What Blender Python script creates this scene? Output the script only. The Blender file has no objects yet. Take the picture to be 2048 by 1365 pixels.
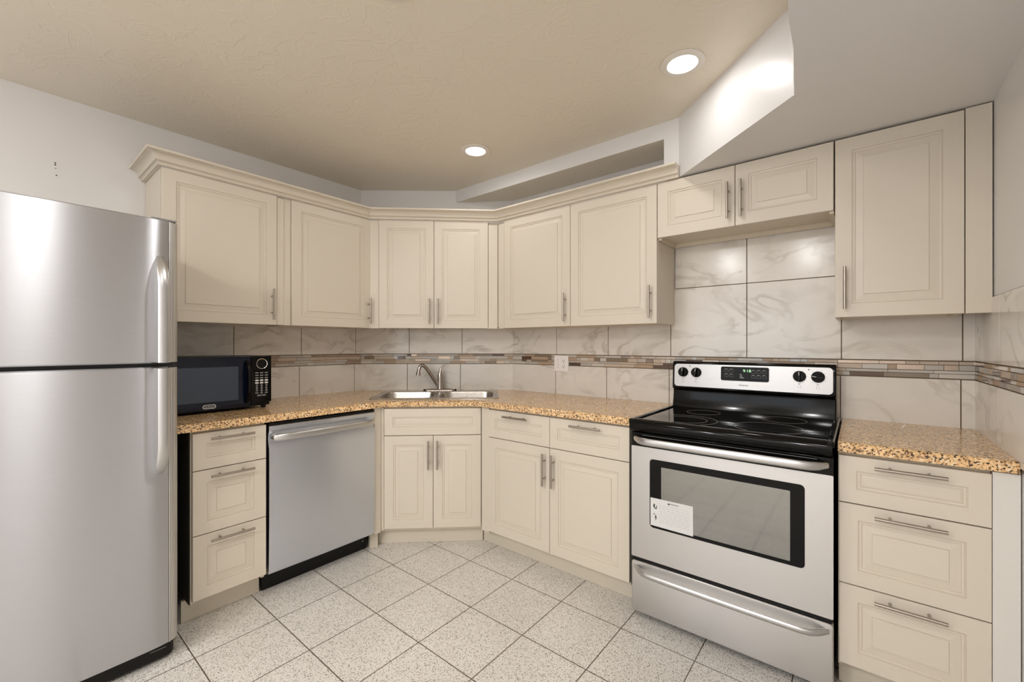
import bpy, bmesh, math, random
from mathutils import Vector, Matrix
from mathutils.geometry import tessellate_polygon
random.seed(7)
sc = bpy.context.scene
COL = sc.collection

# ------------------------------------------------------------------ camera, world, exposure
cam = bpy.data.objects.new('camera', bpy.data.cameras.new('camera'))
COL.objects.link(cam)
cam.location = (2.992, -2.5821, 1.2635)
cam.rotation_euler = (math.pi/2, 0, math.radians(39.1096))
cam.data.sensor_width = 36.0
cam.data.lens = 852.227/2048*36
cam.data.shift_y = 8.0/2048
cam.data.clip_start = 0.02
sc.camera = cam
vs = sc.view_settings
vs.view_transform = 'Standard'; vs.look = 'None'; vs.exposure = 0.20; vs.gamma = 1.0
vs.use_curve_mapping = False
world = bpy.data.worlds.new('world'); sc.world = world; world.use_nodes = True
world.node_tree.nodes['Background'].inputs[0].default_value = (0.75, 0.85, 1.0, 1)
world.node_tree.nodes['Background'].inputs[1].default_value = 1.0
sc.cycles.max_bounces = 8
sc.cycles.diffuse_bounces = 5
sc.cycles.caustics_reflective = False
LIGHT_COL = (1.0, 0.99, 0.985)
CAN_POWER = 1.5
REAR_FILL_POWER = 15.0
# added fill: cool daylight from an invented, unseen window behind the camera
dl = bpy.data.lights.new('window_fill', 'AREA'); dl.shape = 'RECTANGLE'
dl.size = 1.7; dl.size_y = 1.25; dl.energy = 14; dl.color = (0.93, 0.96, 1.0)
dlo = bpy.data.objects.new('window_fill', dl); COL.objects.link(dlo)
dlo.location = (1.65, -5.12, 1.5); dlo.rotation_euler = (-math.pi/2, 0, math.pi)

# ------------------------------------------------------------------ dimensions (metres)
ZC = 2.4624; W = 3.372; YF = -5.0
ZT = 0.914
UL, UR, BL, BR = 0.3435, 0.2943, 0.6986, 0.6377
ZU0, ZU1, ZH = 1.3814, 2.1383, 1.8434
ZA, ZB, ZCC, ZD = 0.8659, 0.6977, 0.407, 0.1176
ZS = 2.147
WA, WB = -0.758, 0.905
DANG = math.atan2(0.681, 0.733)

# ------------------------------------------------------------------ materials
def mat(name):
    m = bpy.data.materials.new(name); m.use_nodes = True
    return m, m.node_tree.nodes, m.node_tree.links, m.node_tree.nodes['Principled BSDF']
def plain(name, col, rough=0.5, metal=0.0, spec=0.5, bump=0, bscale=200, coat=0):
    m, n, l, b = mat(name)
    b.inputs['Base Color'].default_value = (*col, 1); b.inputs['Roughness'].default_value = rough
    b.inputs['Metallic'].default_value = metal; b.inputs['Specular IOR Level'].default_value = spec
    b.inputs['Coat Weight'].default_value = coat; b.inputs['Coat Roughness'].default_value = 0.08
    tc = n.new('ShaderNodeTexCoord'); nz = n.new('ShaderNodeTexNoise')
    nz.inputs['Scale'].default_value = bscale; nz.inputs['Detail'].default_value = 3
    l.new(tc.outputs['Object'], nz.inputs['Vector'])
    if bump:
        bp = n.new('ShaderNodeBump'); bp.inputs['Strength'].default_value = bump; bp.inputs['Distance'].default_value = 0.002
        l.new(nz.outputs['Fac'], bp.inputs['Height']); l.new(bp.outputs['Normal'], b.inputs['Normal'])
    else:
        mr = n.new('ShaderNodeMapRange'); mr.inputs['To Min'].default_value = max(0, rough-0.03); mr.inputs['To Max'].default_value = rough+0.03
        l.new(nz.outputs['Fac'], mr.inputs['Value']); l.new(mr.outputs['Result'], b.inputs['Roughness'])
    return m
def emit(name, col, strength):
    m, n, l, b = mat(name)
    b.inputs['Base Color'].default_value = (*col, 1)
    b.inputs['Emission Color'].default_value = (*col, 1); b.inputs['Emission Strength'].default_value = strength
    return m
def ramp(n, stops, interp='LINEAR'):
    r = n.new('ShaderNodeValToRGB'); r.color_ramp.interpolation = interp
    e = r.color_ramp.elements
    while len(e) < len(stops): e.new(0.5)
    for k, (p, c) in enumerate(stops): e[k].position = p; e[k].color = (*c, 1)
    return r
def steel(name, col=(0.62, 0.61, 0.60), rough=0.28, aniso=0.75):
    m, n, l, b = mat(name)
    b.inputs['Metallic'].default_value = 1; b.inputs['Anisotropic'].default_value = aniso
    b.inputs['Anisotropic Rotation'].default_value = 0.25
    tg = n.new('ShaderNodeTangent'); tg.direction_type = 'UV_MAP'; tg.uv_map = 'UVMap'
    l.new(tg.outputs['Tangent'], b.inputs['Tangent'])
    uv = n.new('ShaderNodeUVMap'); uv.uv_map = 'UVMap'
    mp = n.new('ShaderNodeMapping'); mp.inputs['Scale'].default_value = (14, 1400, 1); l.new(uv.outputs['UV'], mp.inputs['Vector'])
    nz = n.new('ShaderNodeTexNoise'); nz.inputs['Scale'].default_value = 1; nz.inputs['Detail'].default_value = 4; l.new(mp.outputs['Vector'], nz.inputs['Vector'])
    mr = n.new('ShaderNodeMapRange'); mr.inputs['To Min'].default_value = rough-0.05; mr.inputs['To Max'].default_value = rough+0.07
    l.new(nz.outputs['Fac'], mr.inputs['Value']); l.new(mr.outputs['Result'], b.inputs['Roughness'])
    r = ramp(n, [(0.3, tuple(c*0.93 for c in col)), (0.7, col)]); l.new(nz.outputs['Fac'], r.inputs['Fac']); l.new(r.outputs['Color'], b.inputs['Base Color'])
    bp = n.new('ShaderNodeBump'); bp.inputs['Strength'].default_value = 0.05; bp.inputs['Distance'].default_value = 0.001
    l.new(nz.outputs['Fac'], bp.inputs['Height']); l.new(bp.outputs['Normal'], b.inputs['Normal'])
    return m

M = {}
M['cabinet'] = plain('cream_thermofoil', (0.70, 0.632, 0.527), 0.38, bump=0.02, bscale=500)
M['cabinet_trim'] = plain('cream_moulding', (0.69, 0.62, 0.515), 0.42)
M['cabinet_inner'] = plain('cream_carcass', (0.70, 0.62, 0.49), 0.5)
M['toe'] = plain('beige_kick_board', (0.66, 0.60, 0.49), 0.55)
M['filler_white'] = plain('offwhite_filler', (0.74, 0.71, 0.66), 0.5)
M['black'] = plain('black_plastic', (0.008, 0.0075, 0.007), 0.4, spec=0.25)
M['black_gloss'] = plain('black_gloss', (0.005, 0.0045, 0.004), 0.08, spec=0.16)
M['ceramic'] = plain('black_ceramic_glass', (0.004, 0.004, 0.004), 0.05, spec=0.35)
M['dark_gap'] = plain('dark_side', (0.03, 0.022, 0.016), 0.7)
M['grey_plastic'] = plain('grey_plastic', (0.22, 0.21, 0.20), 0.4)
M['white_plastic'] = plain('white_plastic', (0.90, 0.87, 0.84), 0.35)
M['white_trim'] = plain('white_light_trim', (0.78, 0.73, 0.66), 0.4)
M['slot'] = plain('socket_slot', (0.05, 0.04, 0.03), 0.6)
M['nickel'] = plain('brushed_nickel', (0.42, 0.375, 0.325), 0.30, metal=1)
M['faucet'] = plain('satin_chrome', (0.46, 0.41, 0.37), 0.22, metal=1)
M['chrome'] = plain('chrome', (0.8, 0.8, 0.8), 0.08, metal=1)
M['steel'] = steel('brushed_stainless', (0.57, 0.575, 0.60), 0.33, 1.0)
M['steel_dark'] = steel('control_panel_steel', (0.50, 0.485, 0.47), 0.36, 0.5)
M['steel_cool'] = steel('cool_brushed_stainless', (0.72, 0.76, 0.84), 0.30, 0.75)
M['steel_panel'] = steel('brushed_panel', (0.60, 0.585, 0.57), 0.33, 0.6)
M['steel_handle'] = steel('satin_handle', (0.58, 0.575, 0.57), 0.32, 0.3)
M['steel_trim'] = plain('satin_edge_trim', (0.52, 0.50, 0.47), 0.34, metal=0.85)
M['sink'] = plain('sink_steel', (0.50, 0.465, 0.42), 0.28, metal=1)
M['oven_glass'] = plain('heat_reflective_glass', (0.27, 0.268, 0.25), 0.06, metal=1)
M['mw_glass'] = plain('microwave_window', (0.045, 0.062, 0.09), 0.12)
M['mw_door'] = plain('microwave_door', (0.004, 0.007, 0.018), 0.06, spec=0.35)
M['paper'] = plain('paper_label', (0.72, 0.72, 0.71), 0.55)
M['ink'] = plain('dark_ink', (0.03, 0.03, 0.03), 0.6)
M['ink_soft'] = plain('pale_ink', (0.50, 0.50, 0.50), 0.6)
M['print_white'] = plain('white_print', (0.75, 0.75, 0.72), 0.5)
M['print_grey'] = plain('grey_print', (0.30, 0.30, 0.29), 0.5)
M['ring'] = plain('burner_ring_print', (0.30, 0.28, 0.26), 0.25)
M['clock'] = emit('green_clock_digits', (0.45, 0.85, 0.45), 0.8)
M['diffuser'] = emit('lamp_diffuser', (1.0, 0.93, 0.82), 6.0)
M['display'] = plain('control_display', (0.012, 0.011, 0.010), 0.25, spec=0.12)
M['scrap'] = plain('white_scrap', (0.75, 0.74, 0.70), 0.4)
M['gasket'] = plain('door_gasket', (0.010, 0.010, 0.010), 0.6)

def wall_paint(name, col, bump=0.25):
    m, n, l, b = mat(name)
    b.inputs['Base Color'].default_value = (*col, 1); b.inputs['Roughness'].default_value = 0.30
    tc = n.new('ShaderNodeTexCoord'); nz = n.new('ShaderNodeTexNoise'); nz.inputs['Scale'].default_value = 130; nz.inputs['Detail'].default_value = 2
    l.new(tc.outputs['Object'], nz.inputs['Vector'])
    bp = n.new('ShaderNodeBump'); bp.inputs['Strength'].default_value = bump; bp.inputs['Distance'].default_value = 0.0015
    l.new(nz.outputs['Fac'], bp.inputs['Height']); l.new(bp.outputs['Normal'], b.inputs['Normal'])
    return m
M['wall'] = wall_paint('offwhite_wall_paint', (0.79, 0.77, 0.755))
M['soffit'] = wall_paint('white_soffit_paint', (0.74, 0.725, 0.715), 0.12)

def ceiling_paint():
    m, n, l, b = mat('tan_knockdown_ceiling')
    b.inputs['Base Color'].default_value = (0.77, 0.70, 0.58, 1); b.inputs['Roughness'].default_value = 0.33
    tc = n.new('ShaderNodeTexCoord')
    v = n.new('ShaderNodeTexVoronoi'); v.feature = 'SMOOTH_F1'; v.inputs['Scale'].default_value = 9
    nz = n.new('ShaderNodeTexNoise'); nz.inputs['Scale'].default_value = 7; nz.inputs['Detail'].default_value = 5; nz.inputs['Distortion'].default_value = 1.2
    l.new(tc.outputs['Object'], nz.inputs['Vector'])
    mx = n.new('ShaderNodeMix'); mx.data_type = 'RGBA'; mx.inputs[0].default_value = 0.35
    l.new(tc.outputs['Object'], mx.inputs[6]); l.new(nz.outputs['Color'], mx.inputs[7]); l.new(mx.outputs[2], v.inputs['Vector'])
    r = ramp(n, [(0.30, (0, 0, 0)), (0.37, (1, 1, 1))]); l.new(nz.outputs['Fac'], r.inputs['Fac'])
    r2 = ramp(n, [(0.46, (0, 0, 0)), (0.50, (1, 1, 1)), (0.55, (0.6, 0.6, 0.6))]); l.new(nz.outputs['Fac'], r2.inputs['Fac'])
    bp = n.new('ShaderNodeBump'); bp.inputs['Strength'].default_value = 0.24; bp.inputs['Distance'].default_value = 0.004
    l.new(r2.outputs['Color'], bp.inputs['Height']); l.new(bp.outputs['Normal'], b.inputs['Normal'])
    return m
M['ceiling'] = ceiling_paint()

def floor_mat():
    m, n, l, b = mat('speckled_floor_tile')
    tc = n.new('ShaderNodeTexCoord'); sep = n.new('ShaderNodeSeparateXYZ'); l.new(tc.outputs['Object'], sep.inputs[0])
    gs = 0.3138
    def line(axis, off, wdt):
        a = n.new('ShaderNodeMath'); a.operation = 'SUBTRACT'; l.new(sep.outputs[axis], a.inputs[0]); a.inputs[1].default_value = off - gs*40
        d = n.new('ShaderNodeMath'); d.operation = 'DIVIDE'; l.new(a.outputs[0], d.inputs[0]); d.inputs[1].default_value = gs
        f = n.new('ShaderNodeMath'); f.operation = 'FRACT'; l.new(d.outputs[0], f.inputs[0])
        p = n.new('ShaderNodeMath'); p.operation = 'PINGPONG'; l.new(f.outputs[0], p.inputs[0]); p.inputs[1].default_value = 0.5
        r = n.new('ShaderNodeMapRange'); l.new(p.outputs[0], r.inputs['Value'])
        r.inputs['From Min'].default_value = wdt*0.6/gs; r.inputs['From Max'].default_value = wdt/gs
        return r.outputs['Result']
    lx = line('X', 1.5431, 0.0026); ly = line('Y', -1.1148, 0.0026)
    mn = n.new('ShaderNodeMath'); mn.operation = 'MINIMUM'; l.new(lx, mn.inputs[0]); l.new(ly, mn.inputs[1])
    def specks(scale, thr, size):
        v = n.new('ShaderNodeTexVoronoi'); v.inputs['Scale'].default_value = scale; l.new(tc.outputs['Object'], v.inputs['Vector'])
        s = n.new('ShaderNodeSeparateColor'); l.new(v.outputs['Color'], s.inputs[0])
        c = n.new('ShaderNodeMath'); c.operation = 'GREATER_THAN'; l.new(s.outputs[0], c.inputs[0]); c.inputs[1].default_value = thr
        # size of the fleck varies from cell to cell
        sz = n.new('ShaderNodeMapRange'); l.new(s.outputs[1], sz.inputs['Value']); sz.inputs['To Min'].default_value = size*0.55; sz.inputs['To Max'].default_value = size
        d = n.new('ShaderNodeMath'); d.operation = 'LESS_THAN'; l.new(v.outputs['Distance'], d.inputs[0]); l.new(sz.outputs['Result'], d.inputs[1])
        x = n.new('ShaderNodeMath'); x.operation = 'MULTIPLY'; l.new(c.outputs[0], x.inputs[0]); l.new(d.outputs[0], x.inputs[1])
        return x.outputs[0]
    s1 = specks(190, 0.35, 0.40); s2 = specks(330, 0.45, 0.42); s3 = specks(120, 0.72, 0.40)
    big = n.new('ShaderNodeTexNoise'); big.inputs['Scale'].default_value = 2.5; l.new(tc.outputs['Object'], big.inputs['Vector'])
    base = ramp(n, [(0.35, (0.73, 0.69, 0.635)), (0.65, (0.79, 0.75, 0.70))]); l.new(big.outputs['Fac'], base.inputs['Fac'])
    cur = base.outputs['Color']
    for s, c in ((s2, (0.36, 0.32, 0.27)), (s1, (0.13, 0.11, 0.09)), (s3, (0.36, 0.32, 0.27))):
        x = n.new('ShaderNodeMix'); x.data_type = 'RGBA'; l.new(s, x.inputs[0]); l.new(cur, x.inputs[6]); x.inputs[7].default_value = (*c, 1); cur = x.outputs[2]
    g = n.new('ShaderNodeMix'); g.data_type = 'RGBA'; l.new(mn.outputs[0], g.inputs[0]); g.inputs[6].default_value = (0.10, 0.075, 0.055, 1); l.new(cur, g.inputs[7])
    l.new(g.outputs[2], b.inputs['Base Color'])
    b.inputs['Roughness'].default_value = 0.34
    bp = n.new('ShaderNodeBump'); bp.inputs['Strength'].default_value = 0.4; bp.inputs['Distance'].default_value = 0.002
    l.new(mn.outputs[0], bp.inputs['Height']); l.new(bp.outputs['Normal'], b.inputs['Normal'])
    return m
M['floor'] = floor_mat()

def granite():
    m, n, l, b = mat('tan_granite')
    tc = n.new('ShaderNodeTexCoord')
    v = n.new('ShaderNodeTexVoronoi'); v.inputs['Scale'].default_value = 210; l.new(tc.outputs['Object'], v.inputs['Vector'])
    s = n.new('ShaderNodeSeparateColor'); l.new(v.outputs['Color'], s.inputs[0])
    r = ramp(n, [(0.0, (0.09, 0.06, 0.04)), (0.13, (0.40, 0.25, 0.13)), (0.25, (0.76, 0.50, 0.26)), (0.50, (0.90, 0.63, 0.34)), (0.78, (0.94, 0.77, 0.52)), (0.93, (0.26, 0.16, 0.09))], 'CONSTANT')
    l.new(s.outputs[0], r.inputs['Fac'])
    nz = n.new('ShaderNodeTexNoise'); nz.inputs['Scale'].default_value = 22; nz.inputs['Detail'].default_value = 4; l.new(tc.outputs['Object'], nz.inputs['Vector'])
    r2 = ramp(n, [(0.35, (0.86, 0.80, 0.72)), (0.65, (1.05, 1.0, 0.95))]); l.new(nz.outputs['Fac'], r2.inputs['Fac'])
    x = n.new('ShaderNodeMix'); x.data_type = 'RGBA'; x.blend_type = 'MULTIPLY'; x.inputs[0].default_value = 1
    l.new(r.outputs['Color'], x.inputs[6]); l.new(r2.outputs['Color'], x.inputs[7]); l.new(x.outputs[2], b.inputs['Base Color'])
    b.inputs['Roughness'].default_value = 0.14; b.inputs['Specular IOR Level'].default_value = 0.4
    return m
M['granite'] = granite()

def marble():
    m, n, l, b = mat('cream_marble_tile')
    tc = n.new('ShaderNodeTexCoord')
    mp = n.new('ShaderNodeMapping'); mp.inputs['Rotation'].default_value = (0.3, 0.6, 0.4); mp.inputs['Scale'].default_value = (1, 1, 1.7); l.new(tc.outputs['Object'], mp.inputs['Vector'])
    nz = n.new('ShaderNodeTexNoise'); nz.inputs['Scale'].default_value = 2.6; nz.inputs['Detail'].default_value = 7; nz.inputs['Distortion'].default_value = 0.9; l.new(mp.outputs['Vector'], nz.inputs['Vector'])
    r = ramp(n, [(0.0, (0, 0, 0)), (0.44, (0, 0, 0)), (0.49, (1, 1, 1)), (0.53, (0, 0, 0)), (1.0, (0, 0, 0))])
    l.new(nz.outputs['Fac'], r.inputs['Fac'])
    mk = n.new('ShaderNodeTexNoise'); mk.inputs['Scale'].default_value = 4.5; mk.inputs['Detail'].default_value = 2; l.new(tc.outputs['Object'], mk.inputs['Vector'])
    mr = n.new('ShaderNodeMapRange'); mr.inputs['From Min'].default_value = 0.36; mr.inputs['From Max'].default_value = 0.66; mr.inputs['To Max'].default_value = 0.75; l.new(mk.outputs['Fac'], mr.inputs['Value'])
    mu = n.new('ShaderNodeMath'); mu.operation = 'MULTIPLY'; l.new(r.outputs['Color'], mu.inputs[0]); l.new(mr.outputs['Result'], mu.inputs[1])
    cl = n.new('ShaderNodeTexNoise'); cl.inputs['Scale'].default_value = 5; cl.inputs['Detail'].default_value = 4; l.new(mp.outputs['Vector'], cl.inputs['Vector'])
    rb = ramp(n, [(0.30, (0.76, 0.715, 0.65)), (0.70, (0.82, 0.78, 0.72))]); l.new(cl.outputs['Fac'], rb.inputs['Fac'])
    x = n.new('ShaderNodeMix'); x.data_type = 'RGBA'; l.new(mu.outputs[0], x.inputs[0]); l.new(rb.outputs['Color'], x.inputs[6]); x.inputs[7].default_value = (0.47, 0.415, 0.345, 1)
    l.new(x.outputs[2], b.inputs['Base Color'])
    b.inputs['Roughness'].default_value = 0.16
    return m
M['tile'] = marble()
M['grout'] = plain('brown_grout', (0.16, 0.115, 0.08), 0.8)
MOS = []
for nm, c, rg, mt in (('stone_beige', (0.55, 0.45, 0.35), .45, 0), ('glass_grey', (0.50, 0.47, 0.42), .08, 0), ('stone_tan', (0.44, 0.32, 0.22), .5, 0), ('glass_brown', (0.13, 0.075, 0.05), .08, 0),
                      ('glass_pale', (0.62, 0.58, 0.52), .08, 0), ('metal_bronze', (0.42, 0.34, 0.27), .22, 0.9), ('glass_taupe', (0.27, 0.215, 0.16), .08, 0)):
    MOS.append(plain('mosaic_' + nm, c, rg, mt))

# ------------------------------------------------------------------ mesh builder
class MB:
    def __init__(s): s.v = []; s.f = []; s.m = []
    def add(s, vs_, fs, mi=0):
        o = len(s.v); s.v += [tuple(p) for p in vs_]
        for f in fs: s.f.append([i+o for i in f]); s.m.append(mi)
        return s
    def box(s, x0, x1, y0, y1, z0, z1, mi=0):
        v = [(x, y, z) for z in (z0, z1) for y in (y0, y1) for x in (x0, x1)]
        return s.add(v, [(0, 2, 3, 1), (4, 5, 7, 6), (0, 1, 5, 4), (2, 6, 7, 3), (0, 4, 6, 2), (1, 3, 7, 5)], mi)
    def prism(s, poly, z0, z1, mi=0):
        n = len(poly); v = [(x, y, z0) for x, y in poly] + [(x, y, z1) for x, y in poly]
        return s.add(v, [list(range(n))[::-1], list(range(n, 2*n))] + [(i, (i+1) % n, n+(i+1) % n, n+i) for i in range(n)], mi)
    def loops(s, ls, cap0=True, cap1=True, mi=0):
        n = len(ls[0]); v = [p for L in ls for p in L]; f = []
        for k in range(len(ls)-1):
            for i in range(n):
                j = (i+1) % n; f.append((k*n+i, k*n+j, (k+1)*n+j, (k+1)*n+i))
        if cap0: f.append(list(range(n))[::-1])
        if cap1: f.append(list(range((len(ls)-1)*n, len(ls)*n)))
        return s.add(v, f, mi)
    def tube(s, pts, r, n=12, mi=0, ref=None):
        # r: one radius, or per point (ra, rb): ra across the path towards ref, rb the other way
        P = [Vector(p) for p in pts]; ls = []
        N = None
        for k, p in enumerate(P):
            t = (P[min(k+1, len(P)-1)] - P[max(k-1, 0)]).normalized()
            if ref is not None: N = Vector(ref)
            elif N is None: N = Vector((0, 0, 1)) if abs(t.z) < 0.9 else Vector((1, 0, 0))
            N = (N - t*N.dot(t)).normalized(); B = t.cross(N)
            rr = r[k] if isinstance(r, list) else r
            ra, rb = rr if isinstance(rr, tuple) else (rr, rr)
            ls.append([p + N*(ra*math.cos(a)) + B*(rb*math.sin(a)) for a in [2*math.pi*i/n for i in range(n)]])
        return s.loops(ls, mi=mi)
    def lathe(s, c, prof, n=24, axis='z', mi=0):
        ls = []
        for r, h in prof:
            L = []
            for i in range(n):
                a = 2*math.pi*i/n; x, y = r*math.cos(a), r*math.sin(a)
                L.append((c[0]+x, c[1]+y, c[2]+h) if axis == 'z' else (c[0]+x, c[1]+h, c[2]+y))
            ls.append(L)
        return s.loops(ls, mi=mi)
    def build(s, name, mats, parent=None, bevel=0, segs=2, smooth=True, label=None, auto=35):
        me = bpy.data.meshes.new(name); me.from_pydata(s.v, [], s.f)
        if not isinstance(mats, (list, tuple)): mats = [mats]
        for m in mats: me.materials.append(m)
        for p, mi in zip(me.polygons, s.m): p.material_index = mi
        bm = bmesh.new(); bm.from_mesh(me)
        bmesh.ops.recalc_face_normals(bm, faces=bm.faces)
        uv = bm.loops.layers.uv.new('UVMap')
        for f in bm.faces:
            for lp in f.loops: lp[uv].uv = (lp.vert.co.x + 0.35*lp.vert.co.y, lp.vert.co.z + 0.02*lp.vert.co.y)
        bm.to_mesh(me); bm.free()
        if smooth:
            for p in me.polygons: p.use_smooth = True
            me.set_sharp_from_angle(angle=math.radians(auto))
        o = bpy.data.objects.new(name, me); COL.objects.link(o)
        if parent: o.parent = parent
        if bevel:
            b = o.modifiers.new('bevel', 'BEVEL'); b.width = bevel; b.segments = segs; b.limit_method = 'ANGLE'; b.angle_limit = math.radians(40)
            b.harden_normals = True
        if label: o['label'] = label
        return o

def rrect(x0, x1, z0, z1, r, n=5):
    pts = []
    for cx, cz, a0 in ((x1-r, z1-r, 0), (x0+r, z1-r, 90), (x0+r, z0+r, 180), (x1-r, z0+r, 270)):
        for k in range(n+1):
            a = math.radians(a0+90*k/n); pts.append((cx+r*math.cos(a), cz+r*math.sin(a)))
    return pts
def text(body, size, name, material, parent, loc, rot=(math.pi/2, 0, 0), depth=0.0004, align='CENTER'):
    cu = bpy.data.curves.new(name, 'FONT'); cu.body = body; cu.size = size; cu.align_x = align; cu.align_y = 'CENTER'; cu.extrude = depth
    cu.resolution_u = 3
    tmp = bpy.data.objects.new('tmp', cu); COL.objects.link(tmp)
    dg = bpy.context.evaluated_depsgraph_get(); me = bpy.data.meshes.new_from_object(tmp.evaluated_get(dg))
    bpy.data.objects.remove(tmp); me.name = name
    me.transform(Matrix.Translation(loc) @ Matrix.Rotation(rot[2], 4, 'Z') @ Matrix.Rotation(rot[0], 4, 'X'))
    me.materials.clear(); me.materials.append(material)
    o = bpy.data.objects.new(name, me); COL.objects.link(o); o.parent = parent
    return o
def thing(name, label, cat, loc=(0, 0, 0), rz=0.0, group=None):
    o = bpy.data.objects.new(name, None); COL.objects.link(o); o.empty_display_size = 0.1
    o.location = loc; o.rotation_euler = (0, 0, rz); o['label'] = label; o['category'] = cat
    if group: o['group'] = group
    return o
def struct(mb, name, mats, bevel=0):
    o = mb.build(name, mats, bevel=bevel); o['kind'] = 'structure'; return o
def local(root, pts):
    c, s_ = math.cos(-root.rotation_euler.z), math.sin(-root.rotation_euler.z); L = root.location
    return [((x-L.x)*c-(y-L.y)*s_, (x-L.x)*s_+(y-L.y)*c) for x, y in pts]

# ------------------------------------------------------------------ room shell
struct(MB().box(-0.1, 3.5, YF-0.1, 0.1, -0.1, 0.0), 'floor', M['floor'])
struct(MB().box(-0.1, 3.5, YF-0.1, 0.1, ZC, ZC+0.1), 'ceiling', M['ceiling'])
wall_left = struct(MB().box(-0.1, 0, YF, 0, 0, ZC), 'wall_left', M['wall'])
wall_corner = struct(MB().prism([(0, WA), (WB, 0), (0, 0)], 0, ZC), 'wall_corner', M['wall'])
wall_back = struct(MB().box(-0.1, W+0.1, 0, 0.1, 0, ZC), 'wall_back', M['wall'])
wall_right = struct(MB().box(W, W+0.1, YF, 0, 0, ZC), 'wall_right', M['wall'])
wx0, wx1, wz0, wz1 = 0.75, 2.55, 0.85, 2.15
wf = MB().box(-0.1, wx0, YF-0.1, YF, 0, ZC).box(wx1, W+0.1, YF-0.1, YF, 0, ZC).box(wx0, wx1, YF-0.1, YF, 0, wz0).box(wx0, wx1, YF-0.1, YF, wz1, ZC)
struct(wf, 'wall_front', M['wall'])
win = struct(MB().box(wx0, wx1, YF-0.07, YF-0.03, wz0, wz0+.05).box(wx0, wx1, YF-0.07, YF-0.03, wz1-.05, wz1).box(wx0, wx0+.05, YF-0.07, YF-0.03, wz0, wz1).box(wx1-.05, wx1, YF-0.07, YF-0.03, wz0, wz1).box(1.625, 1.675, YF-0.07, YF-0.03, wz0, wz1), 'added_window_1', M['white_plastic'])  # invented window, never in view, frames the added fill lamp

# beam that carries the underside above the wall cabinets, then the big dropped soffit
bm_ = MB()
ZB_ = 2.372
bm_.add([(0.52, -.287, ZB_), (2.18, -.287, ZB_), (2.18, -.287, ZC), (0.52, -.287, ZC)], [(0, 1, 2, 3)], 0)
bm_.add([(0.52, -.287, ZB_), (2.18, -.287, ZB_), (2.18, 0, ZB_+.016), (0.52, 0, ZB_+.016)], [(0, 1, 2, 3)], 1)
bm_.add([(0.52, 0, ZB_+.016), (2.18, 0, ZB_+.016), (2.18, 0, ZC), (0.52, 0, ZC), (0.52, -.287, ZB_), (0.52, -.287, ZC)], [(0, 1, 2, 3), (0, 4, 5, 3)], 0)
struct(bm_, 'trim_1', [M['soffit'], M['ceiling']])
sb = [(2.18, -.287), (2.259, -.287), (2.816, -.786), (2.842, -1.068), (2.845, -1.20), (2.853, -1.30), (2.885, -1.9), (2.93, -3.0), (2.98, YF), (W, YF), (W, 0), (2.18, 0)]
stp = [(2.18, -.287), (2.259, -.287), (2.796, -.779), (2.83, -1.09), (2.842, -1.20), (2.853, -1.30), (2.885, -1.9), (2.93, -3.0), (2.98, YF), (W, YF), (W, 0), (2.18, 0)]
sm_ = MB().loops([[(x, y, ZS) for x, y in sb], [(x, y, ZC) for x, y in stp]])
struct(sm_, 'trim_2', M['soffit'])

# screw holes in the left wall above the fridge
for (y, z, r) in ((-2.378, 2.138, .0034), (-2.378, 2.129, .0034), (-2.377, 2.113, .0022), (-2.374, 2.08, .0030), (-2.10, 2.235, .0016)):
    mb = MB(); mb.tube([(0.0002, y, z), (0.0008, y, z)], r, 10); mb.build('screw_hole', M['slot'], wall_left)

# ------------------------------------------------------------------ tiled splashback
def tiles(parent, org, ang, length, joints_lo, joints_up, ztop, tall=None, x0=0.0):
    c, s_ = math.cos(ang), math.sin(ang)
    def T(m):
        m.v = [(org[0]+x*c-y*s_, org[1]+x*s_+y*c, z) for x, y, z in m.v]; return m
    g = 0.0018
    gr = MB().box(x0, length, -0.0035, 0.0, ZT-0.03, ztop)
    if tall: gr.box(tall[0], tall[1], -0.0035, 0, ztop, tall[2])
    T(gr).build('grout', M['grout'], parent, smooth=False)
    mb = MB()
    def row(js, z0, z1):
        js = [x0] + [j for j in js if x0 < j < length] + [length]
        for a, b in zip(js[:-1], js[1:]):
            zz1 = z1
            if tall and z0 > 1.19 and (a+b)/2 > tall[0] and (a+b)/2 < tall[1]: zz1 = 1.596
            mb.box(a+g, b-g, -0.0065, -0.0005, z0+g, zz1-g)
    row(joints_lo, ZT-0.02, 1.118); row(joints_up, 1.195, ztop)
    if tall:
        js = [tall[0]] + [j for j in joints_up if tall[0]+.02 < j < tall[1]-.02] + [tall[1]]
        for a, b in zip(js[:-1], js[1:]): mb.box(a+g, b-g, -0.0065, -0.0005, 1.596+g, tall[2])
    T(mb).build('marble_tile_field', M['tile'], parent, bevel=0.0012, segs=1, smooth=False)
    mo = MB(); rows = [(1.1205, .019), (1.1405, .0125), (1.1545, .0225), (1.1785, .014)]
    rnd = random.Random(int(length*1000))
    for z, h in rows:
        x = x0
        while x < length-0.004:
            L = rnd.choice([0.03, 0.045, 0.06, 0.09, 0.12, 0.15]); L = min(L, length-x)
            mi = rnd.choices(range(7), [5, 4, 3, 1.1, 3, 2, 2])[0]
            mo.box(x+.0008, x+L-.0008, -0.0062 - (0.0008 if mi == 5 else 0), -0.0005, z+.0006, z+h-.0006, mi); x += L
    T(mo).build('mosaic_band', MOS, parent, smooth=False)
tiles(wall_left, (0, -2.0), math.pi/2, 2.0+WA, [.371, .771, 1.184], [.374, .784, 1.196], 1.40)
tiles(wall_corner, (0, WA), math.atan2(-WA, WB), math.hypot(WA, WB), [.36, .771], [.375, .783], 1.40)
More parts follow.
